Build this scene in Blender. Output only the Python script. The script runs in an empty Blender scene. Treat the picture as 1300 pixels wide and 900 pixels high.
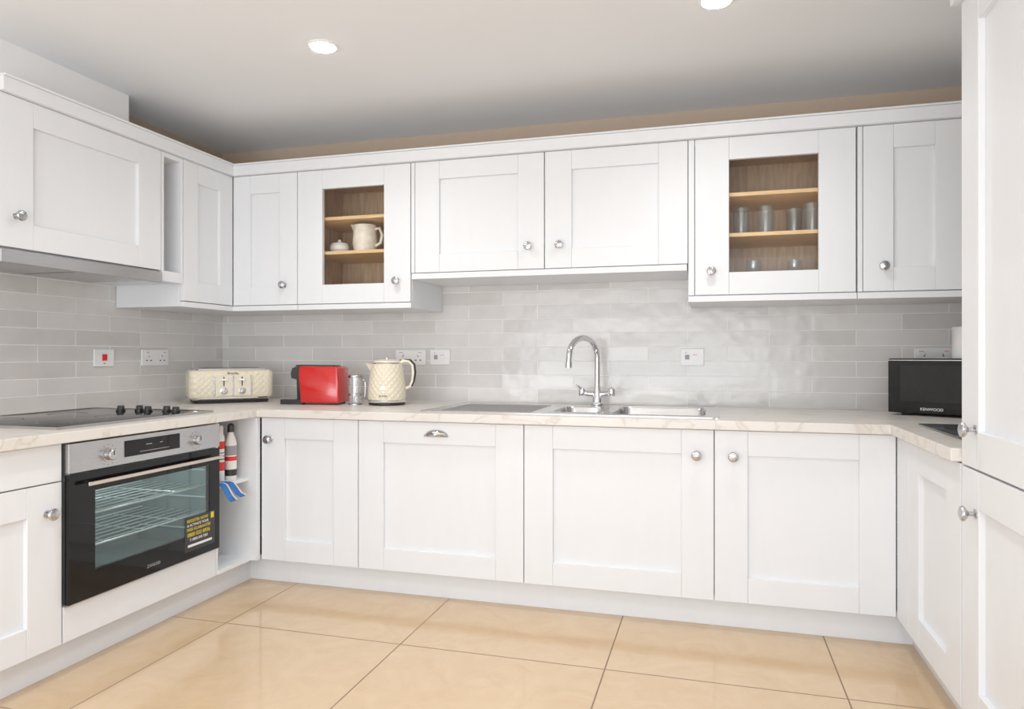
import bpy, bmesh, math
from mathutils import Vector, Matrix
sc=bpy.context.scene
try:
    sc.view_settings.view_transform='Standard'; sc.view_settings.look='None'
    sc.view_settings.exposure=-.05; sc.view_settings.gamma=1.13
except Exception: pass
COL=sc.collection
# ---------------------------------------------------------------- materials
def nodes(name):
    m=bpy.data.materials.new(name); m.use_nodes=True
    nt=m.node_tree; b=nt.nodes['Principled BSDF']
    return m,nt,b
def mat(name,col,rough=.5,metal=0,var=.03,scale=20,bump=0,bscale=60,coat=0,stretch=None,ior=None):
    m,nt,b=nodes(name); N=nt.nodes; L=nt.links
    g=N.new('ShaderNodeNewGeometry'); 
    mp=N.new('ShaderNodeMapping'); L.new(g.outputs['Position'],mp.inputs[0])
    if stretch: mp.inputs['Scale'].default_value=stretch
    n=N.new('ShaderNodeTexNoise'); n.inputs['Scale'].default_value=scale; n.inputs['Detail'].default_value=3
    L.new(mp.outputs[0],n.inputs['Vector'])
    r=N.new('ShaderNodeValToRGB'); L.new(n.outputs['Fac'],r.inputs[0])
    c=Vector(col)
    r.color_ramp.elements[0].position=.3; r.color_ramp.elements[1].position=.7
    r.color_ramp.elements[0].color=(*(c*(1-var)),1); r.color_ramp.elements[1].color=(*[min(1,x) for x in c*(1+var)],1)
    L.new(r.outputs[0],b.inputs['Base Color'])
    b.inputs['Roughness'].default_value=rough; b.inputs['Metallic'].default_value=metal
    if coat: b.inputs['Coat Weight'].default_value=coat
    if ior: b.inputs['IOR'].default_value=ior
    if bump:
        n2=N.new('ShaderNodeTexNoise'); n2.inputs['Scale'].default_value=bscale; L.new(mp.outputs[0],n2.inputs['Vector'])
        bp=N.new('ShaderNodeBump'); bp.inputs['Strength'].default_value=bump; bp.inputs['Distance'].default_value=.002
        L.new(n2.outputs['Fac'],bp.inputs['Height']); L.new(bp.outputs[0],b.inputs['Normal'])
    return m
def math_(nt,op,a,b=None):
    n=nt.nodes.new('ShaderNodeMath'); n.operation=op
    for i,v in enumerate((a,b)):
        if v is None: continue
        if isinstance(v,(int,float)): n.inputs[i].default_value=v
        else: nt.links.new(v,n.inputs[i])
    return n.outputs[0]
CAB=mat('white_painted_wood',(.80,.82,.85),.38,var=.008,scale=8,bump=.10,bscale=35,stretch=(3,3,.5))
CABH=mat('white_smooth_paint',(.80,.82,.85),.4,var=.008)
CARC=mat('white_laminate',(.80,.82,.845),.45,var=.01)
CHROME=mat('chrome',(.78,.78,.80),.07,1,var=.02)
KNOB=mat('hammered_chrome',(.52,.52,.54),.10,1,var=.1,scale=90,bump=.8,bscale=160)
STEEL=mat('brushed_steel',(.48,.48,.49),.28,1,var=.05,scale=30,bump=.15,bscale=80,stretch=(1,1,12))
HANDLEM=mat('warm_steel',(.66,.57,.49),.22,1,var=.03)
SINKM=mat('sink_steel',(.66,.66,.67),.2,1,var=.03,scale=20)
BLACKG=mat('black_glass',(.005,.005,.006),.04,var=.1,ior=1.33)
HOBG=mat('hob_glass',(.003,.003,.004),.05,var=.1,ior=1.10)
BLACK=mat('black_plastic',(.012,.012,.014),.35,var=.1)
RED=mat('red_gloss_plastic',(.60,.007,.006),.2,var=.05,coat=.4)
CREAMP=mat('cream_enamel',(.84,.76,.60),.25,var=.02)
WPL=mat('white_plastic',(.86,.86,.86),.3,var=.01)
REDSW=mat('red_switch',(.70,.015,.015),.3)
DARK=mat('dark_slot',(.01,.01,.01),.6)
OAK=mat('light_oak_shelf',(.82,.53,.26),.45,var=.12,scale=10,stretch=(1,8,8))
WALN=mat('brown_oak_lining',(.56,.37,.225),.5,var=.2,scale=9,stretch=(6,6,.7))
PORC=mat('white_porcelain',(.88,.86,.83),.2,var=.02)
JUGM=mat('cream_patterned_china',(.86,.78,.67),.3,var=.14,scale=30)
CEILM=mat('ceiling_paint',(.85,.87,.895),.9,var=.01,scale=2)
BOXM=mat('white_wall_paint',(.90,.89,.885),.8,var=.01,scale=3)
RACK=mat('rack_wire',(.85,.9,.9),.4,.3)
CAVITY=mat('enamel_cavity',(.28,.34,.33),.35,var=.08,scale=5)
YEL=mat('yellow_print',(.80,.60,.01),.5)
WHT=mat('white_print',(.8,.8,.8),.5)
GREY=mat('grey_print',(.30,.30,.32),.5)
RINGM=mat('hob_ring_print',(.09,.09,.095),.4)
SLATE=mat('grey_glass_board',(.07,.085,.085),.1,var=.3,scale=40)
BLUE=mat('blue_ribbon_fabric',(.015,.14,.48),.6,var=.1)
def glass(name,tint,fac,rough=.02,ior=1.45,dif=0):
    "thin glass: fresnel reflection on outward faces, plain transmission on the way out"
    m=bpy.data.materials.new(name); m.use_nodes=True; nt=m.node_tree; N=nt.nodes; L=nt.links
    N.remove(N['Principled BSDF']); out=N['Material Output']
    t=N.new('ShaderNodeBsdfTransparent'); t.inputs[0].default_value=(*tint,1)
    g=N.new('ShaderNodeBsdfGlossy'); g.inputs['Roughness'].default_value=rough; g.inputs[0].default_value=(.9,.95,.95,1)
    fr=N.new('ShaderNodeFresnel'); fr.inputs[0].default_value=ior
    ge=N.new('ShaderNodeNewGeometry')
    a=math_(nt,'ADD',math_(nt,'MULTIPLY',fr.outputs[0],math_(nt,'SUBTRACT',1,ge.outputs['Backfacing'])),fac)
    mx=N.new('ShaderNodeMixShader'); L.new(a,mx.inputs[0]); L.new(t.outputs[0],mx.inputs[1]); L.new(g.outputs[0],mx.inputs[2])
    res=mx.outputs[0]
    if dif:
        d=N.new('ShaderNodeBsdfDiffuse'); d.inputs[0].default_value=(.95,.95,.93,1); m2=N.new('ShaderNodeMixShader'); m2.inputs[0].default_value=dif
        L.new(res,m2.inputs[1]); L.new(d.outputs[0],m2.inputs[2]); res=m2.outputs[0]
    L.new(res,out.inputs[0]); return m
PANE=glass('clear_pane',(.98,.985,.98),.0,ior=1.4)
TUMB=glass('drinking_glass',(.985,.99,.99),.05,rough=.05,ior=1.5,dif=.06)
OVGL=glass('tinted_oven_glass',(.78,.83,.83),.02,ior=1.4)
def emis(name,s,col=(1,.97,.92)):
    m=bpy.data.materials.new(name); m.use_nodes=True; nt=m.node_tree
    b=nt.nodes['Principled BSDF']; b.inputs['Emission Color'].default_value=(*col,1); b.inputs['Emission Strength'].default_value=s; return m
LAMP=emis('lamp_lens',40)
def tile_mat(name,axis,xo):
    m,nt,b=nodes(name); N=nt.nodes; L=nt.links
    g=N.new('ShaderNodeNewGeometry'); s=N.new('ShaderNodeSeparateXYZ'); L.new(g.outputs['Position'],s.inputs[0])
    u=math_(nt,'ADD',s.outputs[axis],xo); v=math_(nt,'ADD',s.outputs[2],-.843+.0755*20)
    c=N.new('ShaderNodeCombineXYZ'); L.new(u,c.inputs[0]); L.new(v,c.inputs[1])
    br=N.new('ShaderNodeTexBrick'); L.new(c.outputs[0],br.inputs[0])
    br.inputs['Scale'].default_value=1; br.inputs['Brick Width'].default_value=.392; br.inputs['Row Height'].default_value=.0755
    br.inputs['Mortar Size'].default_value=.0022; br.inputs['Mortar Smooth'].default_value=.15; br.offset=.5
    br.inputs['Color1'].default_value=(.61,.59,.57,1); br.inputs['Color2'].default_value=(.74,.72,.70,1); br.inputs['Mortar'].default_value=(.92,.91,.90,1)
    n=N.new('ShaderNodeTexNoise'); n.inputs['Scale'].default_value=7; L.new(c.outputs[0],n.inputs['Vector'])
    mx=N.new('ShaderNodeMixRGB'); mx.blend_type='OVERLAY'; mx.inputs[0].default_value=.15; L.new(br.outputs[0],mx.inputs[1]); L.new(n.outputs['Fac'],mx.inputs[2])
    top=math_(nt,'GREATER_THAN',s.outputs[2],1.9)
    m2=N.new('ShaderNodeMixRGB'); L.new(top,m2.inputs[0]); L.new(mx.outputs[0],m2.inputs[1]); m2.inputs[2].default_value=(.54,.41,.30,1)
    L.new(m2.outputs[0],b.inputs['Base Color'])
    rg=math_(nt,'MULTIPLY',top,.6); ru=math_(nt,'MULTIPLY',br.outputs['Fac'],.4); rr=math_(nt,'ADD',math_(nt,'ADD',rg,ru),.17)
    L.new(rr,b.inputs['Roughness'])
    n2=N.new('ShaderNodeTexNoise'); n2.inputs['Scale'].default_value=12; n2.inputs['Detail'].default_value=1; L.new(c.outputs[0],n2.inputs['Vector'])
    h=math_(nt,'SUBTRACT',math_(nt,'MULTIPLY',n2.outputs['Fac'],3.2),math_(nt,'MULTIPLY',br.outputs['Fac'],1.0))
    inv=math_(nt,'SUBTRACT',1,top); h3=math_(nt,'MULTIPLY',h,inv)
    bp=N.new('ShaderNodeBump'); bp.inputs['Strength'].default_value=.6; bp.inputs['Distance'].default_value=.002
    L.new(h3,bp.inputs['Height']); L.new(bp.outputs[0],b.inputs['Normal'])
    return m
TILEB=tile_mat('back_wall_metro_tile',0,-3.372+3.92)
TILEL=tile_mat('left_wall_metro_tile',1,7.9)
def floor_mat():
    m,nt,b=nodes('polished_cream_floor_tile'); N=nt.nodes; L=nt.links
    g=N.new('ShaderNodeNewGeometry'); mp=N.new('ShaderNodeMapping'); L.new(g.outputs['Position'],mp.inputs[0])
    mp.inputs['Location'].default_value=(-.983+.78*5,1.225+.78*20,0)
    br=N.new('ShaderNodeTexBrick'); L.new(mp.outputs[0],br.inputs[0]); br.offset=0; br.squash=1
    br.inputs['Scale'].default_value=1; br.inputs['Brick Width'].default_value=.78; br.inputs['Row Height'].default_value=.78
    br.inputs['Mortar Size'].default_value=.0028; br.inputs['Mortar Smooth'].default_value=.1
    n=N.new('ShaderNodeTexNoise'); n.inputs['Scale'].default_value=5; n.inputs['Detail'].default_value=9; n.inputs['Roughness'].default_value=.65; n.inputs['Distortion'].default_value=1.5
    L.new(g.outputs['Position'],n.inputs['Vector'])
    r=N.new('ShaderNodeValToRGB'); L.new(n.outputs['Fac'],r.inputs[0]); e=r.color_ramp.elements
    e[0].position=.28; e[0].color=(.625,.435,.26,1); e[1].position=.72; e[1].color=(.70,.515,.33,1)
    L.new(r.outputs[0],br.inputs['Color1']); L.new(r.outputs[0],br.inputs['Color2']); br.inputs['Mortar'].default_value=(.25,.16,.10,1)
    L.new(br.outputs[0],b.inputs['Base Color']); b.inputs['IOR'].default_value=1.5
    L.new(math_(nt,'ADD',math_(nt,'MULTIPLY',br.outputs['Fac'],.5),.09),b.inputs['Roughness'])
    bp=N.new('ShaderNodeBump'); bp.inputs['Strength'].default_value=.5; bp.inputs['Distance'].default_value=.001; bp.invert=True
    L.new(br.outputs['Fac'],bp.inputs['Height']); L.new(bp.outputs[0],b.inputs['Normal'])
    return m
FLOORM=floor_mat()
def marble():
    m,nt,b=nodes('cream_marble_laminate'); N=nt.nodes; L=nt.links
    g=N.new('ShaderNodeNewGeometry'); mp=N.new('ShaderNodeMapping'); L.new(g.outputs['Position'],mp.inputs[0])
    mp.inputs['Rotation'].default_value=(0,0,.5); mp.inputs['Scale'].default_value=(1.2,3.2,2)
    n=N.new('ShaderNodeTexNoise'); n.inputs['Scale'].default_value=2.4; n.inputs['Detail'].default_value=7; n.inputs['Distortion'].default_value=1.2
    L.new(mp.outputs[0],n.inputs['Vector'])
    r=N.new('ShaderNodeValToRGB'); L.new(n.outputs['Fac'],r.inputs[0]); e=r.color_ramp.elements
    e[0].position=.30; e[0].color=(.71,.665,.61,1); e[1].position=.62; e[1].color=(.76,.73,.69,1)
    for p,c in ((.45,(.745,.71,.665)),(.48,(.63,.57,.50)),(.51,(.74,.705,.66))):
        k=e.new(p); k.color=(*c,1)
    L.new(r.outputs[0],b.inputs['Base Color']); b.inputs['Roughness'].default_value=.3
    return m
MARB=marble()
def quilt(name,col,radial,st=.4):
    m,nt,b=nodes(name); N=nt.nodes; L=nt.links
    t=N.new('ShaderNodeTexCoord'); s=N.new('ShaderNodeSeparateXYZ'); L.new(t.outputs['Object'],s.inputs[0])
    if radial: a=math_(nt,'MULTIPLY',math_(nt,'ARCTAN2',s.outputs[1],s.outputs[0]),9)
    else: a=math_(nt,'MULTIPLY',math_(nt,'ADD',s.outputs[0],s.outputs[1]),95)
    z=math_(nt,'MULTIPLY',s.outputs[2],95)
    p=math_(nt,'ABSOLUTE',math_(nt,'SINE',math_(nt,'ADD',a,z))); q=math_(nt,'ABSOLUTE',math_(nt,'SINE',math_(nt,'SUBTRACT',a,z)))
    h=math_(nt,'POWER',math_(nt,'MULTIPLY',p,q),.5)
    bp=N.new('ShaderNodeBump'); bp.inputs['Strength'].default_value=st; bp.inputs['Distance'].default_value=.005
    L.new(h,bp.inputs['Height']); L.new(bp.outputs[0],b.inputs['Normal'])
    b.inputs['Base Color'].default_value=(*col,1); b.inputs['Roughness'].default_value=.25
    return m
QK=quilt('quilted_cream_kettle',(.87,.78,.60),True,.75); QT=quilt('quilted_cream_toaster',(.87,.78,.60),False,.5)
# ---------------------------------------------------------------- mesh builder
class MB:
    def __init__(s,mats,f=None): s.v=[];s.fa=[];s.mi=[];s.m=mats if isinstance(mats,list) else [mats]; s.f=f or (lambda a,b,c:(a,b,c))
    def _add(s,vs,fs,mi):
        o=len(s.v); s.v+=[s.f(*p) for p in vs]; s.fa+=[[i+o for i in f] for f in fs]; s.mi+=[mi]*len(fs)
    def box(s,x0,x1,y0,y1,z0,z1,mi=0):
        vs=[(x,y,z) for x in (x0,x1) for y in (y0,y1) for z in (z0,z1)]
        s._add(vs,[(0,1,3,2),(4,6,7,5),(0,4,5,1),(2,3,7,6),(0,2,6,4),(1,5,7,3)],mi); return s
    def loft(s,loops,mi=0,c0=True,c1=True,closed=True):
        n=len(loops[0]); vs=[p for l in loops for p in l]; fs=[]
        for k in range(len(loops)-1):
            for i in range(n if closed else n-1):
                j=(i+1)%n; fs.append((k*n+i,k*n+j,(k+1)*n+j,(k+1)*n+i))
        if c0: fs.append(tuple(range(n))[::-1])
        if c1: fs.append(tuple((len(loops)-1)*n+i for i in range(n)))
        s._add(vs,fs,mi); return s
    def lathe(s,prof,c=(0,0,0),ax=2,n=28,mi=0,c0=True,c1=True,sx=1,sy=1):
        L=[]
        for r,h in prof:
            r=max(r,1e-4); l=[]
            for i in range(n):
                t=2*math.pi*i/n; a=r*math.cos(t)*sx; b=r*math.sin(t)*sy
                l.append((c[0]+a,c[1]+b,c[2]+h) if ax==2 else ((c[0]+a,c[1]+h,c[2]+b) if ax==1 else (c[0]+h,c[1]+a,c[2]+b)))
            L.append(l)
        return s.loft(L,mi,c0,c1)
    def tube(s,pts,r,n=10,mi=0,flat=1):
        P=[Vector(p) for p in pts]; L=[]; up=None
        for i,p in enumerate(P):
            d=(P[min(i+1,len(P)-1)]-P[max(i-1,0)]).normalized()
            if up is None:
                up=Vector((0,0,1)) if abs(d.z)<.9 else Vector((0,1,0))
            a=d.cross(up).normalized(); up=a.cross(d).normalized()
            rr=r[i] if isinstance(r,(list,tuple)) else r
            L.append([tuple(p+a*rr*flat*math.cos(2*math.pi*k/n)+up*rr*math.sin(2*math.pi*k/n)) for k in range(n)])
        return s.loft(L,mi)
    def slab(s,xs,ys,inc,z0,z1,mi=0):
        nx,ny=len(xs)-1,len(ys)-1
        I=lambda i,j: 0<=i<nx and 0<=j<ny and inc((xs[i]+xs[i+1])/2,(ys[j]+ys[j+1])/2)
        vs=[(x,y,z) for z in (z0,z1) for x in xs for y in ys]; K=(nx+1)*(ny+1)
        id=lambda i,j,k:k*K+i*(ny+1)+j; fs=[]
        for i in range(nx):
            for j in range(ny):
                if not I(i,j): continue
                for k in (0,1): fs.append((id(i,j,k),id(i+1,j,k),id(i+1,j+1,k),id(i,j+1,k)))
                for di,dj,a,b in ((-1,0,(i,j),(i,j+1)),(1,0,(i+1,j),(i+1,j+1)),(0,-1,(i,j),(i+1,j)),(0,1,(i,j+1),(i+1,j+1))):
                    if not I(i+di,j+dj): fs.append((id(*a,0),id(*b,0),id(*b,1),id(*a,1)))
        s._add(vs,fs,mi); return s
    def mesh(s,name,off=(0,0,0)):
        me=bpy.data.meshes.new(name); o=Vector(off)
        me.from_pydata([tuple(Vector(p)-o) for p in s.v],[],s.fa)
        for m in s.m: me.materials.append(m)
        for p,mi in zip(me.polygons,s.mi): p.material_index=mi
        bm=bmesh.new(); bm.from_mesh(me)
        loose=[v for v in bm.verts if not v.link_faces]; bmesh.ops.delete(bm,geom=loose,context='VERTS')
        bmesh.ops.recalc_face_normals(bm,faces=bm.faces); bm.to_mesh(me); bm.free()
        for p in me.polygons: p.use_smooth=True
        me.set_sharp_from_angle(angle=math.radians(38)); return me
def rrect(x0,x1,y0,y1,z,r,k=5):
    r=min(r,(x1-x0)/2,(y1-y0)/2); o=[]
    for cx,cy,a in ((x1-r,y1-r,0),(x0+r,y1-r,90),(x0+r,y0+r,180),(x1-r,y0+r,270)):
        for i in range(k+1):
            t=math.radians(a+90*i/k); o.append((cx+r*math.cos(t),cy+r*math.sin(t),z))
    return o
def rbox(mb,x0,x1,y0,y1,z0,z1,r,e,mi=0):
    "box with round vertical corners r and softened top/bottom e"
    L=[]
    for t in (0,.4,1):
        q=e*(1-math.sin(t*math.pi/2)); L.append(rrect(x0+q,x1-q,y0+q,y1-q,z0+e*t,max(r-q,.002)))
    for t in (1,.75,.5,.25,0):
        a=t*math.pi/2; q=e*(1-math.sin(a)); zz=z1-e+e*math.cos(a); L.append(rrect(x0+q,x1-q,y0+q,y1-q,zz,max(r-q,.002)))
    mb.loft(L,mi); return mb
def thing(name,label,cat,loc=(0,0,0),rot=0,group=None,world=True):
    e=bpy.data.objects.new(name,None); e.empty_display_size=.05; COL.objects.link(e)
    e.location=loc; e.rotation_euler=(0,0,rot); e['label']=label; e['category']=cat
    if group: e['group']=group
    e['_w']=1 if world else 0
    return e
def part(root,name,mb,parent=None,bev=0,label=None,seg=2):
    off=tuple(root.location) if root['_w'] else (0,0,0)
    o=bpy.data.objects.new(name,mb if isinstance(mb,bpy.types.Mesh) else mb.mesh(name,off)); COL.objects.link(o)
    o.parent=parent or root
    if bev:
        b=o.modifiers.new('bevel','BEVEL'); b.width=bev; b.segments=seg; b.limit_method='ANGLE'; b.angle_limit=math.radians(50); b.harden_normals=True
    if label: o['label']=label
    return o
def solo(name,mb,label,cat,bev=0,kind=None,off=(0,0,0),group=None):
    o=bpy.data.objects.new(name,mb.mesh(name,off)); COL.objects.link(o); o.location=off
    if kind: o['kind']=kind
    o['label']=label; o['category']=cat
    if group: o['group']=group
    if bev:
        b=o.modifiers.new('bevel','BEVEL'); b.width=bev; b.segments=2; b.limit_method='ANGLE'; b.angle_limit=math.radians(50); b.harden_normals=True
    return o
def text(s,size,m,f,extr=.0004,align='CENTER',off=(0,0,0)):
    "flat lettering as a mesh; f maps (x,y,depth)->space"
    c=bpy.data.curves.new('t','FONT'); c.body=s; c.size=size; c.align_x=align; c.align_y='CENTER'; c.extrude=extr
    o=bpy.data.objects.new('t',c); COL.objects.link(o); dg=bpy.context.evaluated_depsgraph_get(); dg.update()
    me=bpy.data.meshes.new_from_object(o.evaluated_get(dg)); bpy.data.objects.remove(o)
    for v in me.vertices: v.co=Vector(f(*v.co))-Vector(off)
    me.materials.clear(); me.materials.append(m); return me
def copy_thing(root,loc,label=None,rot=None):
    n=root.copy(); COL.objects.link(n); n.location=loc
    if rot is not None: n.rotation_euler=(0,0,rot)
    if label: n['label']=label
    def rec(a,b):
        for ch in a.children:
            c=ch.copy(); c.parent=b; COL.objects.link(c); rec(ch,c)
    rec(root,n); return n
def FB(y): return lambda u,w,z:(u,y-w,z)      # faces -y
def FL(x): return lambda u,w,z:(x+w,u,z)      # faces +x
def FR(x): return lambda u,w,z:(x-w,u,z)      # faces -x
def shaker(f,u0,u1,z0,z1,sw=.125,rh=.098,glass_=False,th=.024,rec=.016):
    mb=MB([CAB,CABH],f)
    mb.box(u0,u0+sw,-th,0,z0,z1); mb.box(u1-sw,u1,-th,0,z0,z1)
    e=.0003
    mb.box(u0+sw+e,u1-sw-e,-th,-.0002,z0,z0+rh,1); mb.box(u0+sw+e,u1-sw-e,-th,-.0002,z1-rh,z1,1)
    if not glass_: mb.box(u0+sw-.002,u1-sw+.002,-th+.003,-rec,z0+rh-.002,z1-rh+.002)
    return mb
def knob(f,u,z):
    mb=MB(KNOB,f)
    return mb.lathe([(.013,0),(.013,.003),(.006,.006),(.006,.017),(.013,.022),(.0195,.027),(.0205,.031),(.018,.036),(.010,.039),(.0,.040)],c=(u,0,z),ax=1,n=20)
def door(root,f,u0,u1,z0,z1,kn=None,gl=False,nm='door',**k):
    d=part(root,nm,shaker(f,u0,u1,z0,z1,glass_=gl,**k),bev=.0018)
    if kn: part(root,'knob',knob(f,*kn),parent=d,label='round hammered chrome knob')
    return d
def carcass(f,u0,u1,dep,z0,z1,t=.018,legs=True,m=None):
    mb=MB(m or CARC,f); w0=-dep; w1=-.0255
    mb.box(u0,u0+t,w0,w1,z0,z1); mb.box(u1-t,u1,w0,w1,z0,z1); mb.box(u0+t,u1-t,w0,w1,z0,z0+t); mb.box(u0+t,u1-t,w0,w0+t,z0+t,z1)
    mb.box(u0+t,u1-t,w1-.02,w1,z1-.03,z1)
    if legs:
        for u in (u0+.06,u1-.06):
            for w in (-.14,w0+.06): mb.lathe([(.02,0),(.02,z0)],c=(u,w,0),ax=2,n=12)
    return mb
YD=-.769; XD=.792; XR=3.567; YW=-.439; XW=.413; ZC=.843
# ---------------------------------------------------------------- room
def struct(name,mb,label,cat): return solo(name,mb,label,cat,kind='structure')
struct('floor',MB(FLOORM).box(-.1,4.5,-7,.1,-.1,0),'polished cream stone tiled floor with thin dark joints','floor')
struct('ceiling',MB(CEILM).box(-.1,4.5,-7,.1,2.34,2.44),'smooth white painted ceiling','ceiling')
struct('wall_back',MB(TILEB).box(-.1,4.5,0,.1,0,2.34),'wall of glossy pale grey metro tiles, taupe paint above','wall')
struct('wall_left',MB(TILEL).box(-.1,0,-7,0,0,2.34),'side wall of glossy pale grey metro tiles, taupe paint above','wall')
struct('wall_right',MB(BOXM).box(4.36,4.46,-7,0,0,2.34),'plain white painted wall','wall')
struct('trim_1',MB(BOXM).box(.0,.225,-3.2,-.954,2.127,2.34),'white boxed duct running under the ceiling','ceiling boxing')
# ---------------------------------------------------------------- worktop
xs=[.003,.825,2.19,2.90,3.54,4.357]; ys=[-2.6,-1.474,-.80,-.68,-.19,-.003]
def inc(x,y):
    if 2.19<x<2.90 and -.68<y<-.19: return False
    if y>-.80: return True
    if x<.825: return True
    return x>3.54 and y>-1.474
wt=solo('worktop',MB(MARB).slab(xs,ys,inc,.805,ZC),'cream marble-effect worktop running round three walls','worktop',bev=.004)
# ---------------------------------------------------------------- back run base cabinets
f=FB(YD)
def base(x0,x1,label,name='base_cabinet',cat='kitchen cabinet',kn=None):
    r=thing(name,label,cat,((x0+x1)/2,YD/2,0))
    part(r,'body',carcass(f,x0+.0005,x1-.0005,.735,.13,.803))
    return r,door(r,f,x0+.002,x1-.002,.123,.801,kn)
base(.826,1.341,'narrow white shaker base cabinet beside the open shelf',kn=(.876,.70))
r,d=base(1.341,2.128,'integrated dishwasher behind white shaker door with cup handle','dishwasher','dishwasher')
cup=MB(KNOB,f); L=[]
for i in range(9):
    ph=math.pi/2*i/8; l=[]
    for k in range(17):
        t=math.pi*k/16
        l.append((1.727+.054*math.cos(t)*math.cos(ph*.98),.001+.030*math.sin(ph)*(.55+.45*math.sin(t)),.742+.028*math.sin(t)*math.cos(ph*.98)))
    L.append(l)
cup.loft(L,c0=False,c1=False,closed=False)
cup.tube([(1.727-.056,.006,.742),(1.727+.056,.006,.742)],.005,8)
part(r,'cup_handle',cup,parent=d,label='hammered chrome cup handle')
base(2.128,2.913,'wide white shaker cabinet under the sink','sink_cabinet',kn=(2.845,.70))
base(2.913,3.567,'white shaker base cabinet by the corner',kn=(2.985,.70))
# ---------------------------------------------------------------- plinths
pl=MB(CAB); pl.slab([.700,.720,3.637,3.657],[-2.6,-1.47,-.70,-.68],lambda x,y:(y>-.70) or (x<.72) or (x>3.637 and y>-1.47),0.0,.121)
solo('kickboard',pl,'white kickboard running under the base cabinets','kickboard',bev=.002)
# ---------------------------------------------------------------- left run
f=FL(XD)
r=thing('base_cabinet','white base cabinet with plain drawer above shaker door','kitchen cabinet',(.4,-2.2,0))
part(r,'body',carcass(f,-2.598,-1.813,.78,.13,.803))
dr=part(r,'drawer',MB(CABH,f).box(-2.595,-1.814,-.022,0,.676,.801),bev=.003)
part(r,'knob',knob(f,-2.205,.74),parent=dr,label='round hammered chrome knob')
door(r,f,-2.595,-1.814,.123,.672,(-1.870,.575))
r=thing('oven_housing_cabinet','white housing cabinet with panel below the oven','kitchen cabinet',(.4,-1.43,0))
part(r,'body',MB(CARC,f).box(-1.811,-1.793,-.78,-.026,.13,.803).box(-1.064,-1.046,-.78,-.026,.13,.803).box(-1.793,-1.064,-.78,-.026,.225,.243).box(-1.793,-1.064,-.78,-.74,0,.225).box(-1.811,-1.793,-.3,-.1,0,.13).box(-1.064,-1.046,-.3,-.1,0,.13))
part(r,'filler_panel',MB(CABH,f).box(-1.808,-1.049,-.024,0,.123,.245),bev=.002)
# open shelf unit
r=thing('open_shelf_unit','white open shelf unit between oven and corner','shelf unit',(.4,-.91,0))
part(r,'body',MB(CARC,f).box(-1.044,-1.028,-.78,-.004,.123,.803).box(-.80,-.772,-.78,.030,.123,.803).box(-1.028,-.80,-.78,.0,.123,.141).box(-1.028,-.80,-.5,-.482,.141,.803).box(-1.044,-1.028,-.3,-.1,0,.123).box(-.80,-.785,-.3,-.1,0,.123),bev=.001)
part(r,'shelf',MB(CARC,f).box(-1.0275,-.8005,-.481,-.012,.502,.518),bev=.001)
# bottles
r=thing('spray_can','white and red spray can on open shelf','can',(.719,-.93,.5185),world=False)
part(r,'can_body',MB(WPL).lathe([(.019,0),(.021,.003),(.021,.2),(.018,.212),(.014,.218)],n=24))
for a,b_ in ((.05,.09),(.15,.185)): part(r,'can_label',MB(REDSW).lathe([(.0214,a),(.0214,b_)],n=24,c0=False,c1=False))
for a,b_ in ((.10,.105),(.115,.119),(.13,.134)): part(r,'can_print',MB(BLACK).lathe([(.0214,a),(.0214,b_)],n=24,c0=False,c1=False))
part(r,'cap',MB(WPL).lathe([(.015,.218),(.015,.25),(.012,.256),(0,.257)],n=20))
r=thing('cleaner_bottle','clear bottle with dark label and black cap','bottle',(.737,-.876,.5185),world=False)
part(r,'bottle_body',MB(PORC).lathe([(.024,0),(.027,.004),(.027,.17),(.02,.195),(.012,.215),(.012,.225)],n=24))
for a,b_,m in ((.02,.05,BLACK),(.09,.11,REDSW),(.115,.16,GREY)): part(r,'bottle_label',MB(m).lathe([(.0274,a),(.0274,b_)],n=24,c0=False,c1=False))
part(r,'cap',MB(BLACK).lathe([(.015,.222),(.015,.255),(.006,.262),(0,.263)],n=20))
# blue ribbon cloths
r=thing('ribbon_cloth','blue ribbon cloth with white edges over shelf edge','cloth',(.77,-.97,.5185))
def ribbon(y0,wd,m,ph,dz):
    cl=MB(m); L=[]
    for j,(x,z) in enumerate(((.715,.5195),(.745,.5198),(.777,.5205),(.790,.514),(.800,.492),(.812,.462),(.826,.44+dz))):
        L.append([(x,y0+wd*i/5+j*j*.0016*ph,z+dz*j*.1) for i in range(6)])
    cl.loft(L,c0=False,c1=False,closed=False)
    o=part(r,'ribbon',cl); s=o.modifiers.new('s','SOLIDIFY'); s.thickness=.0015; s.offset=1
ribbon(-1.020,.036,BLUE,.5,.0); ribbon(-.983,.006,WPL,.55,.002); ribbon(-.975,.036,BLUE,.9,.006); ribbon(-.938,.006,WPL,.95,.008)
# ---------------------------------------------------------------- oven
OX=.795
r=thing('oven','stainless steel and black glass built-in electric oven','oven',(.5,-1.428,.243)); f=FL(OX)
Y0,Y1=-1.806,-1.050
b=MB([CAVITY,STEEL],f)
b.box(-1.785,-1.765,-.55,-.003,.2445,.795).box(-1.09,-1.07,-.55,-.003,.2445,.795).box(-1.765,-1.09,-.55,-.003,.2445,.27).box(-1.765,-1.09,-.55,-.003,.69,.795).box(-1.765,-1.09,-.40,-.38,.27,.69)
part(r,'body',b)
part(r,'control_panel',MB(STEEL,f).box(Y0,Y1,0,.018,.697,.799),bev=.002)
part(r,'display',MB(BLACKG,f).box(-1.572,-1.292,.018,.0195,.722,.782))
part(r,'display_marks',MB(GREY,f).box(-1.47,-1.44,.0195,.0199,.757,.760).box(-1.40,-1.385,.0195,.0199,.757,.760).box(-1.50,-1.35,.0195,.0199,.733,.735))
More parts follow.
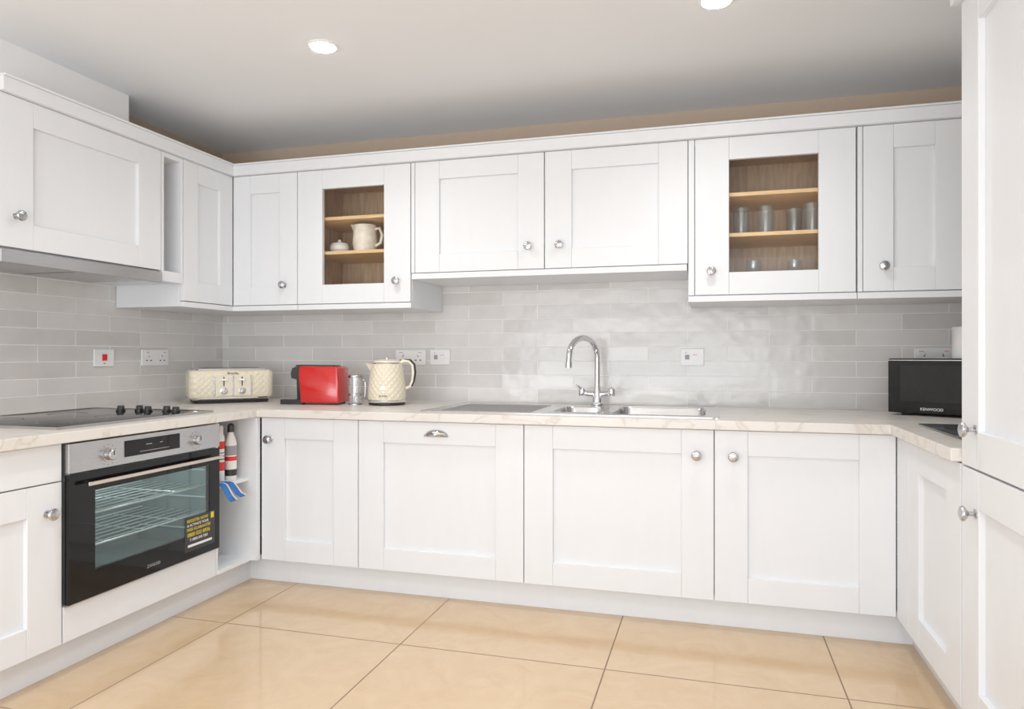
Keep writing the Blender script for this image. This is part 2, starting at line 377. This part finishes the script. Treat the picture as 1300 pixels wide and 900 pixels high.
for y in (-1.645,-1.20):
    part(r,'dial',MB([STEEL,BLACK],f).lathe([(.026,.018),(.026,.021),(.019,.022),(.019,.042),(.016,.045),(0,.0455)],c=(y,0,.742),ax=1,n=28).box(y-.0015,y+.0015,.045,.0465,.742,.758,1),label='steel control dial')
    mb=MB(BLACK,f)
    for t in range(12): mb.lathe([(.0016,.018),(.0016,.0187)],c=(y+.036*math.cos(t*math.pi/6),0,.742+.036*math.sin(t*math.pi/6)),ax=1,n=8)
    part(r,'dial_marks',mb)
dm=MB(BLACKG,f)
wy0,wy1,wz0,wz1=-1.70,-1.115,.345,.625
for a in ((Y0,wy0,.252,.692),(wy1,Y1,.252,.692),(wy0,wy1,.252,wz0),(wy0,wy1,wz1,.692)): dm.box(a[0],a[1],.0,.018,a[2],a[3])
d=part(r,'door',dm,label='black glass oven door')
part(r,'window',MB(OVGL,f).box(wy0+.0005,wy1-.0005,.012,.0165,wz0+.0005,wz1-.0005),parent=d,label='tinted oven window')
part(r,'handle',MB(HANDLEM,f).box(Y0+.08,Y0+.092,.018,.05,.652,.660).box(Y1-.06,Y1-.048,.018,.05,.652,.660).box(Y0+.05,Y1-.02,.044,.052,.649,.663),parent=d,bev=.003,label='flat warm steel bar handle')
part(r,'lower_trim',MB(STEEL,f).box(Y0,Y1,.0,.012,.246,.2515))
rk=MB(RACK,f)
for z in (.42,.535):
    for w in (-.02,-.36): rk.tube([(-1.762,w,z),(-1.093,w,z)],.004,8)
    for i in range(7):
        rk.tube([(-1.762,-.05-.045*i,z),(-1.093,-.05-.045*i,z)],.0018,6)
    for y in (-1.6,-1.43,-1.26): rk.tube([(y,-.02,z),(y,-.36,z)],.002,6)
for z in (.34,.48,.60):
    for y in (-1.760,-1.095): rk.tube([(y,-.02,z),(y,-.37,z)],.004,6)
part(r,'rack',rk,label='wire oven racks')
l=bpy.data.lights.new('cavity_fill_light','POINT'); l.energy=1.1; l.shadow_soft_size=.03; l.color=(.92,1,1)  # added fill light so the dark cavity and racks show
o=bpy.data.objects.new('cavity_fill_light',l); COL.objects.link(o); o.parent=r; o.location=Vector((.64,-1.36,.655))-r.location
st=part(r,'sticker',MB(BLACK,f).box(-1.262,-1.082,.018,.0186,.283,.425),parent=d,label='black sticker with yellow and white print')
T=lambda cy,cz:(lambda x,y,z:f(cy+x,.0187+z,cz+y))
off=tuple(r.location)
for s_,cy,cz,sz,m in (('REGISTER NOW',-1.187,.408,.0175,YEL),('& ACTIVATE YOUR',-1.185,.390,.0150,WHT),('FREE GUARANTEE',-1.180,.372,.0175,YEL),('0800 032 8936',-1.18,.350,.0225,YEL),('T: 0800 018 7281',-1.18,.329,.0155,WHT)):
    part(r,'lettering',text(s_,sz,m,T(cy,cz),off=off),parent=st)
part(r,'print_mark',MB(YEL,f).box(-1.106,-1.088,.0186,.0190,.395,.42),parent=st)
part(r,'print_mark',MB(WHT,f).box(-1.245,-1.10,.0186,.0190,.300,.310),parent=st)
part(r,'lettering',text('ZANUSSI',.017,GREY,(lambda x,y,z:f(-1.43+x,.0182+z,.285+y)),off=off),parent=d)
# ---------------------------------------------------------------- hob
r=thing('ceramic_hob','flat black glass hob with steel rim and control knobs','hob',(.415,-1.40,ZC+.0003),world=False)
b=MB([HOBG,STEEL]); rbox(b,-.327,.327,-.388,.388,0,.008,.02,.003,0); part(r,'hob_plate',b)
part(r,'rim',MB(STEEL).slab([-.332,-.327,.327,.332],[-.393,-.388,.388,.393],lambda x,y:abs(x)>.327 or abs(y)>.388,.0,.0088),label='thin steel rim')
for i,(x,y,s_) in enumerate(((-.16,-.23,.09),(.16,-.23,.07),(-.15,.08,.07),(.15,.06,.09))):
    part(r,'cooking_zone',MB(RINGM).lathe([(s_,.0081),(s_+.002,.0083),(s_+.004,.0081)],c=(x,y,0),c0=False,c1=False,n=40))
for i in range(5):
    x=-.09+.075*i
    part(r,'control_knob',MB(BLACK).lathe([(.020,.008),(.020,.011),(.016,.013),(.014,.027),(.012,.029),(0,.0295)],c=(x,.30+(.03 if i%2 else 0),0),n=20))
# ---------------------------------------------------------------- sink
r=thing('sink','stainless steel one and a half bowl sink with drainer','sink',(2.28,-.41,ZC))
x0,x1,y0,y1=1.63,2.93,-.735,-.085
SB=[(2.205,2.425,-.62,-.27),(2.47,2.885,-.665,-.205)]
xs=sorted({x0,x1,SB[0][0],SB[0][1],SB[1][0],SB[1][1]}); ys=sorted({y0,y1,-.62,-.27,-.665,-.205})
def sinc(x,y): return not any(a<x<b_ and c<y<d_ for a,b_,c,d_ in SB)
b=MB(SINKM).slab(xs,ys,sinc,ZC+.0005,ZC+.004)
b.loft([rrect(x0-.004,x1+.004,y0-.004,y1+.004,ZC+.0003,.03),rrect(x0-.003,x1+.003,y0-.003,y1+.003,ZC+.006,.03),rrect(x0+.008,x1-.008,y0+.008,y1-.008,ZC+.0065,.024),rrect(x0+.014,x1-.014,y0+.014,y1-.014,ZC+.0042,.02)],c0=False,c1=False)
for i in range(9):
    y=-.64+.05*i; b.loft([[(x,y-.006,ZC+.004),(x,y,ZC+.0075),(x,y+.006,ZC+.004)] for x in (1.70,1.72,2.10,2.13)],c0=True,c1=True)
part(r,'drainer',b,label='stainless drainer deck with pressed ridges')
for a,b_,c,d_ in SB:
    dp=.12 if a<2.3 else .13
    q=MB([SINKM,DARK]); z=ZC+.004
    q.loft([rrect(a-.002,b_+.002,c-.002,d_+.002,z+.0005,.004),rrect(a+.006,b_-.006,c+.006,d_-.006,z+.0012,.05),rrect(a+.010,b_-.010,c+.010,d_-.010,z-.006,.05),rrect(a+.014,b_-.014,c+.014,d_-.014,z-dp+.02,.05),rrect(a+.030,b_-.030,c+.030,d_-.030,z-dp,.05),rrect(a+.09,b_-.09,c+.09,d_-.09,z-dp-.002,.03)],c0=False,c1=True)
    q.lathe([(.035,0),(.03,.003),(.02,.001),(0,.001)],c=((a+b_)/2,(c+d_)/2,z-dp-.001),mi=0); q.lathe([(.015,.002),(0,.0025)],c=((a+b_)/2,(c+d_)/2,z-dp-.001),mi=1,c0=False)
    part(r,'bowl',q)
# tap
r=thing('mixer_tap','chrome swan-neck mixer tap with twin levers','tap',(2.345,-.135,ZC+.0072),world=False)
part(r,'base',MB(CHROME).lathe([(.034,0),(.034,.006),(.026,.012),(.024,.05),(.021,.058),(.0185,.09),(.0165,.095)]).tube([(-.075,-.015,.058),(0,0,.05),(.075,-.015,.058)],.013,12))
P=[(0,0,.09),(0,0,.24)]
for i in range(1,15):
    t=math.pi*i/14*1.0; P.append((-.048+.048*math.cos(t),(-.125+.125*math.cos(t)),.24+.095*math.sin(t)))
P.append((-.097,-.252,.205)); 
part(r,'spout',MB(CHROME).tube(P,.0145,14).lathe([(.0165,0),(.0165,.025)],c=(-.097,-.252,.190),n=16))
for sx in (-1,1):
    part(r,'lever',MB(CHROME).lathe([(.017,.045),(.019,.055),(.019,.075),(.014,.083),(0,.085)],c=(sx*.075,-.015,0)).tube([(sx*.075,-.02,.078),(sx*.082,-.05,.09),(sx*.09,-.085,.10)],[.007,.006,.008],10),label='chrome cross lever handle')
# ---------------------------------------------------------------- wall cabinets
r=thing('corner_wall_cabinet','white corner wall cabinet with folding shaker doors','kitchen cabinet',(.3,-.3,1.34))
b=MB(CAB).slab([.003,.388,.808],[-.808,-.414,-.003],lambda x,y: x<.388 or y>-.414,1.340,2.062)
part(r,'body',b,bev=.0015)
part(r,'light_rail',MB(CAB).slab([.389,.410,.808],[-.808,-.436,-.415],lambda x,y:(x<.41) or (y>-.436),1.338,1.364),bev=.0015)
door(r,FL(XW),-.806,-.442,1.368,2.062,sw=.10)
door(r,FB(YW),.416,.807,1.368,2.062,(.733,1.470),sw=.105)
def hollow(x0,x1,z0,z1,label,shelves=None,tall=True):
    r=thing('glazed_wall_cabinet',label,'kitchen cabinet',((x0+x1)/2,YW/2,z0)); t=.02
    b=MB(CAB); b.box(x0,x0+t,-.414,-.003,z0,z1).box(x1-t,x1,-.414,-.003,z0,z1).box(x0+t,x1-t,-.414,-.003,z0,z0+.03).box(x0+t,x1-t,-.414,-.003,z1-t,z1).box(x0+t,x1-t,-.012,-.003,z0+.03,z1-t)
    part(r,'body',b,bev=.0015)
    l=MB(WALN); a,c=x0+t,x1-t
    l.box(a+.0005,a+.006,-.412,-.0125,z0+.0305,z1-t-.0005).box(c-.006,c-.0005,-.412,-.0125,z0+.0305,z1-t-.0005).box(a+.006,c-.006,-.018,-.0125,z0+.0305,z1-t-.0005).box(a+.006,c-.006,-.412,-.018,z0+.0305,z0+.036).box(a+.006,c-.006,-.412,-.018,z1-t-.006,z1-t-.0005)
    part(r,'lining',l,label='brown oak interior lining')
    for z in shelves: part(r,'shelf',MB(OAK).box(a+.007,c-.007,-.395,-.019,z-.016,z),label='light oak shelf')
    part(r,'light_rail',MB(CAB).box(x0,x1,-.436,-.415,z0-.002,z0+.024),bev=.0015)
    return r
r=hollow(.811,1.455,1.340,2.062,'white glazed wall cabinet holding china',(1.645,1.825))
def gdoor(r,u0,u1,kn):
    d=door(r,FB(YW),u0,u1,1.368,2.062,kn,gl=True,sw=.145)
    part(r,'glass_pane',MB(PANE,FB(YW)).box(u0+.142,u1-.142,-.014,-.010,1.370+.095,2.062-.095),parent=d)
gdoor(r,.811,1.453,(1.383,1.473))
r=thing('wall_cabinet','short white wall cabinet with two shaker doors above sink','kitchen cabinet',(2.13,-.2,1.48))
part(r,'body',MB(CAB).box(1.458,2.797,-.414,-.003,1.482,2.062),bev=.0015)
part(r,'light_rail',MB(CAB).box(1.458,2.797,-.436,-.415,1.480,1.508),bev=.0015)
part(r,'end_panel',MB(CAB).box(1.458,1.476,-.4385,-.415,1.511,2.062),bev=.001)
door(r,FB(YW),1.479,2.139,1.511,2.062,(2.065,1.618),sw=.128,rh=.09)
door(r,FB(YW),2.144,2.800,1.511,2.062,(2.216,1.618),sw=.128,rh=.09)
r=hollow(2.803,3.492,1.340,2.062,'white glazed wall cabinet holding drinking glasses',(1.645,1.825))
part(r,'end_panel',MB(CAB).box(2.803,2.829,-.4385,-.415,1.367,2.062),bev=.001)
gdoor(r,2.832,3.488,(2.902,1.471))
r=thing('wall_cabinet','narrow white shaker wall cabinet beside glazed cabinet','kitchen cabinet',(3.9,-.2,1.34))
part(r,'body',MB(CAB).box(3.495,4.357,-.414,-.003,1.340,2.062),bev=.0015)
part(r,'light_rail',MB(CAB).box(3.495,4.357,-.436,-.415,1.338,1.364),bev=.0015)
part(r,'end_panel',MB(CAB).box(3.495,3.513,-.4385,-.415,1.367,2.062),bev=.001)
door(r,FB(YW),3.516,3.90,1.368,2.062,(3.592,1.471),sw=.115)
part(r,'filler_panel',MB(CAB).box(3.904,4.357,-.4385,-.415,1.367,2.062),bev=.001)
# left hood cabinet
r=thing('wall_cabinet','white shaker wall cabinet above the extractor hood','kitchen cabinet',(.2,-1.34,1.5))
part(r,'body',MB(CAB).box(.003,.388,-1.738,-.953,1.498,2.062),bev=.0015)
door(r,FL(XW),-1.736,-.954,1.500,2.062,(-1.672,1.618),sw=.135,rh=.095)
r=thing('open_niche_shelf','narrow white open niche between wall cabinets','shelf unit',(.2,-.88,1.45))
part(r,'body',MB(CAB).box(.003,.413,-.950,-.936,1.45,2.062).box(.003,.413,-.824,-.811,1.45,2.062).box(.003,.413,-.936,-.824,1.45,1.50).box(.003,.413,-.936,-.824,2.04,2.062).box(.003,.012,-.936,-.824,1.50,2.04),bev=.0015)
# extractor hood
r=thing('extractor_hood','slim integrated steel extractor hood under cabinet','extractor hood',(.2,-1.34,1.44))
part(r,'hood_body',MB(STEEL).box(.01,.40,-1.734,-.956,1.452,1.4965),bev=.002)
part(r,'visor',MB(STEEL).box(.401,.422,-1.736,-.955,1.440,1.490),bev=.003)
part(r,'filter',MB([STEEL,DARK]).box(.05,.36,-1.70,-1.36,1.449,1.4515).box(.05,.36,-1.34,-.99,1.449,1.4515).box(.395,.4005,-1.73,-.96,1.4485,1.4515,1))
# cornice
c=MB(CABH)
c.slab([.003,.436,4.357],[-1.738,-.462,-.003],lambda x,y:x<.436 or y>-.462,2.064,2.117)
c.slab([.003,.444,4.357],[-1.738,-.470,-.003],lambda x,y:x<.444 or y>-.470,2.117,2.126)
solo('cornice',c,'white cornice board along the wall cabinet tops','cornice',bev=.003)
# ---------------------------------------------------------------- right run
f=FR(XR)
r=thing('base_cabinet','white shaker base cabinet under the short worktop return','kitchen cabinet',(3.97,-1.13,0))
part(r,'body',MB(CARC).box(3.593,4.357,-1.470,-.775,.13,.803).box(3.8,3.84,-1.43,-1.39,0,.13).box(3.8,3.84,-.84,-.80,0,.13).box(4.25,4.3,-1.43,-1.39,0,.13).box(4.25,4.3,-.84,-.80,0,.13),bev=.001)
part(r,'corner_post',MB(CAB,f).box(-.925,-.772,-.024,0,.123,.800),bev=.002)
door(r,f,-1.467,-.928,.123,.800)
r=thing('tall_cabinet','tall white shaker larder cabinet with two doors','tall kitchen cabinet',(3.97,-1.87,0))
part(r,'body',MB(CAB).box(3.593,4.357,-2.262,-1.476,.121,2.072).box(3.645,4.357,-2.262,-1.476,0,.121),bev=.0015)
door(r,f,-2.260,-1.478,.123,.796,(-1.585,.685))
door(r,f,-2.260,-1.478,.802,2.070,(-1.585,.905))
part(r,'cornice',MB(CABH).box(3.545,4.357,-2.262,-1.455,2.074,2.12).box(3.52,4.357,-2.262,-1.43,2.12,2.135),bev=.003)
# ---------------------------------------------------------------- crockery
Zs=1.645
r=thing('jug','cream patterned china jug inside glazed cabinet','jug',(1.125,-.29,Zs),world=False)
part(r,'jug_body',MB(JUGM).lathe([(.046,0),(.056,.006),(.066,.05),(.062,.10),(.060,.146),(.057,.146),(.058,.10),(.060,.05),(.05,.01),(0,.008)],c1=False).loft([[(-.052,-.022,.150),(-.052,.022,.150),(-.060,.012,.11),(-.060,-.012,.11)],[(-.084,-.006,.156),(-.084,.006,.156),(-.072,.004,.128),(-.072,-.004,.128)]]))
part(r,'handle',MB(JUGM).tube([(.055,0,.125),(.085,0,.128),(.100,0,.09),(.090,0,.05),(.060,0,.035)],.008,8))
r=thing('sugar_bowl','small lidded white porcelain bowl inside glazed cabinet','bowl',(.962,-.27,Zs),world=False)
part(r,'bowl_body',MB(PORC).lathe([(.03,0),(.035,.004),(.052,.025),(.052,.045),(.048,.05),(0,.05)]))
part(r,'lid',MB(PORC).lathe([(.05,.0505),(.045,.058),(.02,.066),(.008,.068),(.010,.075),(.006,.08),(0,.081)]))
r=thing('mug','white china mug inside glazed cabinet','mug',(1.27,-.20,Zs),world=False)
part(r,'mug_body',MB(PORC).lathe([(.036,0),(.04,.004),(.042,.10),(.039,.10),(.037,.01),(0,.008)],c1=False))
part(r,'handle',MB(PORC).tube([(0,-.04,.085),(0,-.068,.08),(0,-.072,.05),(0,-.04,.025)],.006,8))
G='drinking glasses in the glazed cabinet'
r=thing('drinking_glass','clear straight glass tumbler on oak shelf','glass',(3.035,-.27,Zs),group=G,world=False)
part(r,'glass_body',MB(TUMB).lathe([(.031,0),(.033,.002),(.038,.130),(.0355,.130),(.031,.012),(0,.010)],c1=False,n=24))
for x,y in ((3.14,-.29),(3.27,-.20),(3.335,-.30)): copy_thing(r,(x,y,Zs))
r=thing('wine_glass','clear stemmed glass on cabinet bottom','glass',(3.09,-.25,1.3765),group='stemmed glasses in the glazed cabinet',world=False)
part(r,'glass_body',MB(TUMB).lathe([(.032,0),(.032,.002),(.005,.006),(.004,.07),(.02,.085),(.034,.115),(.033,.16),(.031,.16),(.032,.115),(.018,.088),(0,.078)],c1=False,n=24))
for x,y in ((3.27,-.22),): copy_thing(r,(x,y,1.3765))
# ---------------------------------------------------------------- sockets
def socket(fm,u,z,kind,label,w):
    loc=Vector(fm(u,0,z)); r=thing('wall_socket' if kind=='double' else 'wall_switch',label,'wall socket' if kind=='double' else 'wall switch',tuple(loc))
    h=.043
    part(r,'plate',MB(WPL,fm).box(u-w/2,u+w/2,.0005,.010,z-h,z+h),bev=.003)
    if kind=='double':
        for s in (-1,1):
            cx=u+s*w*.25
            part(r,'rocker',MB([WPL,REDSW],fm).box(cx-.013+s*.012,cx+.013+s*.012,.0102,.0135,z+.008,z+.032).box(cx-.010+s*.012,cx+.010+s*.012,.0135,.0138,z+.027,z+.030,1),bev=.0008)
            part(r,'pin_slots',MB(DARK,fm).box(cx-.004,cx+.004,.0099,.0104,z+.004,z+.018).box(cx-.020,cx-.009,.0099,.0104,z-.018,z-.012).box(cx+.009,cx+.020,.0099,.0104,z-.018,z-.012))
    elif kind=='red':
        part(r,'rocker',MB(REDSW,fm).box(u-.014,u+.014,.0102,.014,z-.014,z+.018),bev=.001,label='red cooker switch rocker')
        part(r,'indicator',MB(REDSW,fm).box(u-.007,u+.007,.0102,.0115,z-.030,z-.026))
    else:
        part(r,'rocker',MB([WPL,REDSW],fm).box(u-.002,u+.028,.0102,.0135,z-.014,z+.014).box(u+.002,u+.024,.0135,.0138,z+.010,z+.0125,1),bev=.0008)
        part(r,'indicator',MB([GREY,REDSW],fm).box(u-.036,u-.014,.0102,.011,z-.012,z+.012).box(u-.035,u-.029,.011,.0115,z+.02,z+.024,1))
B0=FB(0.0); L0=FL(0.0)
socket(B0,1.262,1.087,'double','white double wall socket on tiles behind kettle',.185)
socket(B0,1.441,1.089,'spur','white fused switch beside the double socket',.118)
socket(B0,2.809,1.090,'spur','white fused switch on tiles beside the tap',.115)
socket(B0,3.895,1.090,'double','white double wall socket on tiles behind microwave',.16)
socket(L0,-.885,1.087,'red','white cooker switch plate with red rocker',.118)
socket(L0,-.551,1.087,'double','white double wall socket on side wall above toaster',.19)
# ---------------------------------------------------------------- toaster
r=thing('toaster','cream quilted four-slice toaster with chrome control panel','toaster',(.350,-.385,ZC),rot=math.atan2(.72,.69),world=False)
b=MB(QT); rbox(b,-.215,.215,-.115,.115,.018,.178,.045,.022); part(r,'body',b)
part(r,'base',MB(BLACK).loft([rrect(-.19,.19,-.10,.10,0,.04),rrect(-.195,.195,-.105,.105,.018,.045)]))
part(r,'top_plate',MB([CHROME,DARK]).loft([rrect(-.192,.192,-.100,.100,.1775,.03),rrect(-.190,.190,-.098,.098,.184,.03),rrect(-.180,.180,-.088,.088,.188,.03)]).box(-.15,-.01,-.045,-.018,.1875,.1885,1).box(.01,.15,-.045,-.018,.1875,.1885,1).box(-.15,-.01,.018,.045,.1875,.1885,1).box(.01,.15,.018,.045,.1875,.1885,1),label='chrome top plate with slots')
p=part(r,'control_panel',MB(CREAMP).box(-.095,.095,-.119,-.112,.040,.150),bev=.002,label='cream control panel')
for x in (-.092,-.0,.092):
    part(r,'chrome_strip',MB(KNOB).box(x-.005,x+.005,-.1215,-.1188,.042,.148),parent=p,bev=.001)
for x in (-.046,.046):
    part(r,'dial',MB([KNOB,BLACK]).lathe([(.019,0),(.019,-.003),(.014,-.004),(.013,-.013),(0,-.014)],c=(x,-.119,.066),ax=1,n=20),parent=p)
    part(r,'lever',MB([BLACK,CHROME]).box(x-.003,x+.003,-.1195,-.1188,.092,.142).box(x-.016,x+.016,-.134,-.12,.122,.131,1),parent=p,bev=.001)
part(r,'side_band',MB(CHROME).loft([rrect(-.2165,.2165,-.1165,.1165,.026,.05),rrect(-.2165,.2165,-.1165,.1165,.031,.05)],c0=False,c1=False))
part(r,'lettering',text('Breville',.018,BLACK,lambda x,y,z:(x,-.1165-z,.160+y)))
# ---------------------------------------------------------------- coffee machine
r=thing('coffee_machine','red and black capsule coffee machine','coffee machine',(.905,-.40,ZC),rot=.12,world=False)
prof=[(-.058,.010),(-.070,.15),(-.068,.196),(-.060,.200),(.132,.198),(.141,.190),(.146,.016),(.140,.010)]
def ext(mb,prof,y0,y1,mi=0,e=.006):
    cx=sum(p[0] for p in prof)/len(prof); cz=sum(p[1] for p in prof)/len(prof)
    def lp(y,s): return [(cx+(x-cx)*s,y,cz+(z-cz)*s) for x,z in prof]
    mb.loft([lp(y0,.96),lp(y0+e*.3,.988),lp(y0+e,1),lp(y1-e,1),lp(y1-e*.3,.988),lp(y1,.96)],mi); return mb
part(r,'body',ext(MB(RED),prof,-.075,.075))
part(r,'brew_head',ext(MB(BLACK),[(-.122,.138),(-.126,.165),(-.116,.192),(-.050,.202),(-.050,.02),(-.088,.02),(-.092,.130)],-.052,.052))
part(r,'drip_tray',MB([BLACK,STEEL]).box(-.180,-.055,-.058,.058,0,.026).box(-.172,-.10,-.045,.045,.026,.0285,1),bev=.004)
part(r,'lever',ext(MB(BLACK),[(-.11,.196),(-.10,.207),(.110,.205),(.118,.197)],-.040,.040,e=.006))
part(r,'spout',MB(CHROME).lathe([(.012,0),(.012,.02)],c=(-.108,0,.122),n=14))
part(r,'base_foot',MB(BLACK).box(-.04,.13,-.06,.06,0,.011))
r=thing('milk_jug','clear glass frother jug with chrome frame','milk jug',(1.118,-.385,ZC),world=False)
part(r,'glass_cup',MB(TUMB).lathe([(.030,.006),(.032,.008),(.034,.145),(.032,.145),(.030,.012),(0,.011)],c1=False))
fr=MB(KNOB).lathe([(.036,0),(.036,.006),(0,.006)],c0=True).lathe([(.0355,.140),(.0365,.145),(.0355,.152),(.0345,.145)],c0=False,c1=False).lathe([(.0355,.05),(.0365,.053),(.0355,.056)],c0=False,c1=False)
for t in (.5,2.6,4.7): fr.tube([(.036*math.cos(t),.036*math.sin(t),.003),(.036*math.cos(t),.036*math.sin(t),.15)],.002,6)
part(r,'frame',fr)
part(r,'handle',MB(KNOB).tube([(.034,0,.13),(.052,0,.13),(.058,0,.11),(.056,0,.05),(.05,0,.03),(.034,0,.03)],.003,8))
# ---------------------------------------------------------------- kettle
r=thing('kettle','cream quilted electric kettle with chrome base','kettle',(1.280,-.345,ZC),rot=.25,world=False)
part(r,'base',MB([BLACK,CHROME]).lathe([(.09,0),(.094,.004),(.094,.010),(.088,.014)]).lathe([(.0965,.0145),(.099,.018),(.099,.026),(.096,.029)],mi=1))
part(r,'body',MB(QK).lathe([(.095,.029),(.098,.04),(.097,.08),(.092,.13),(.085,.18),(.078,.210),(.075,.213)],n=40))
part(r,'collar',MB(CHROME).lathe([(.076,.2125),(.077,.216),(.073,.219)],n=32))
part(r,'lid',MB([CREAMP,CHROME]).lathe([(.071,.2195),(.066,.228),(.045,.235),(.012,.237)]).lathe([(.008,.236),(.008,.241),(.013,.244),(.011,.249),(0,.251)],mi=1))
part(r,'spout',MB(CREAMP).loft([[(-.066,-.030,.208),(-.066,.030,.208),(-.076,.02,.165),(-.076,-.02,.165)],[(-.112,-.008,.216),(-.112,.008,.216),(-.094,.006,.185),(-.094,-.006,.185)]]))
hp=[(.062,0,.210),(.085,0,.228),(.114,0,.226),(.134,0,.205),(.138,0,.165),(.132,0,.12),(.120,0,.095),(.098,0,.085)]
h=part(r,'handle',MB(CREAMP).tube(hp,[.011,.010,.009,.009,.009,.008,.008,.008],12,flat=1.1),label='curved cream handle')
part(r,'handle_grip',MB(BLACK).tube([(x+.007 if x>.1 else x+.004,y,z+.003) for x,y,z in hp[1:7]],[.007,.008,.008,.008,.007,.006],12,flat=1.1),parent=h,label='black grip strip')
part(r,'badge',MB(CHROME).lathe([(.010,0),(.010,-.003),(0,-.0035)],c=(.0,-.0955,.09),ax=1,n=16))
part(r,'lettering',text('Breville',.014,BLACK,lambda x,y,z:(x,-.0993-z,.050+y)))
# ---------------------------------------------------------------- microwave
ang=-math.atan2(.5,.866)
r=thing('microwave','black microwave oven with glass door on the worktop','microwave',(3.640,-.300,ZC),rot=ang,world=False)
part(r,'body',MB([BLACK]).box(0,.60,.012,.30,.010,.243).box(.04,.07,.04,.07,0,.010).box(.53,.56,.04,.07,0,.010).box(.04,.07,.24,.27,0,.010).box(.53,.56,.24,.27,0,.010),bev=.004)
d=part(r,'door',MB([BLACKG,STEEL]).box(.002,.46,-.006,.0115,.012,.241),bev=.002,label='black glass microwave door')
part(r,'window',MB(mat('perforated_window',(.014,.014,.014),.08,var=.3,scale=300,ior=1.33)).box(.05,.40,-.0065,-.0055,.062,.215),parent=d)
part(r,'door_edge_trim',MB(STEEL).box(.002,.46,-.0066,-.0061,.234,.237),parent=d)
part(r,'lettering',text('KENWOOD',.016,WHT,lambda x,y,z:(.17+x,-.0065-z,.030+y)),parent=d)
part(r,'control_panel',MB([BLACKG,STEEL]).box(.463,.598,-.006,.0115,.012,.241).lathe([(.022,0),(.02,-.018),(0,-.019)],c=(.53,-.006,.08),ax=1,mi=1,n=20),bev=.001)
r=thing('kitchen_roll','white paper roll standing on the microwave','paper roll',(3.948,-.285,ZC+.2435),world=False)
part(r,'paper',MB(mat('paper',(.86,.86,.85),.9,bump=.3)).lathe([(.055,0),(.057,.004),(.057,.130),(.054,.134),(.02,.134),(.02,.128)],n=32))
part(r,'core',MB(mat('cardboard',(.5,.38,.25),.8)).lathe([(.0195,.13),(.0195,.136),(.017,.136),(.017,.129)],n=20))
b=MB(SLATE); rbox(b,3.63,4.05,-1.26,-.79,ZC+.0005,ZC+.007,.015,.002)
solo('chopping_board',b,'dark grey glass chopping board lying on worktop','chopping board',off=(3.84,-1.02,ZC))
# ---------------------------------------------------------------- downlights
G='recessed ceiling downlights'
r=thing('ceiling_downlight','round recessed ceiling spotlight, switched on','downlight',(1.405,-1.18,2.34),group=G,world=False)
part(r,'trim_ring',MB(WPL).lathe([(.062,0),(.062,-.004),(.050,-.007),(.044,-.004),(.044,0)],n=36,c0=False,c1=False))
part(r,'lamp_lens',MB(LAMP).lathe([(.050,-.001),(.050,-.008),(.03,-.012),(0,-.0135)],n=32))
def lamp(rt):
    l=bpy.data.lights.new('downlight_lamp','SPOT'); l.energy=27; l.spot_size=math.radians(150); l.spot_blend=.9; l.shadow_soft_size=.08; l.color=(1,.985,.965)
    o=bpy.data.objects.new('downlight_lamp',l); COL.objects.link(o); o.parent=rt; o.location=(0,0,-.03)
cps=[copy_thing(r,p) for p in ((2.92,-1.13,2.34),(1.405,-2.9,2.34),(2.92,-2.9,2.34),(1.405,-4.6,2.34),(2.92,-4.6,2.34))]  # first copy is in view; the unseen others are added for light
for x in [r]+cps: lamp(x)
# ---------------------------------------------------------------- light
w=bpy.data.worlds.new('w'); sc.world=w; w.use_nodes=True
w.node_tree.nodes['Background'].inputs[0].default_value=(.91,.955,1,1); w.node_tree.nodes['Background'].inputs[1].default_value=1.3
def area(n,loc,rot,sx,sy,e,c=(1,1,1)):
    l=bpy.data.lights.new(n,'AREA'); l.shape='RECTANGLE'; l.size=sx; l.size_y=sy; l.energy=e; l.color=c
    o=bpy.data.objects.new(n,l); COL.objects.link(o); o.location=loc; o.rotation_euler=rot
area('rear_fill_light',(2.2,-6.6,1.4),(math.radians(90),0,0),4.2,2.2,55,(.94,.97,1))  # added soft fill at the open end of the room, no window there
area('ceiling_fill_light',(2.1,-4.4,1.0),(math.radians(135),0,0),2.6,1.2,38,(.93,.97,1))  # added unseen lamp tilted up to brighten ceiling and upper cabinets
# ---------------------------------------------------------------- camera
cam=bpy.data.cameras.new('camera'); co=bpy.data.objects.new('camera',cam); COL.objects.link(co)
cam.sensor_width=36; cam.lens=892.224/1300*36; cam.clip_start=.05
co.location=(2.904,-3.682,1.100); co.rotation_euler=(math.radians(90)+.001,0,.277)
sc.camera=co
for o in list(bpy.data.objects):
    if '_w' in o: del o['_w']
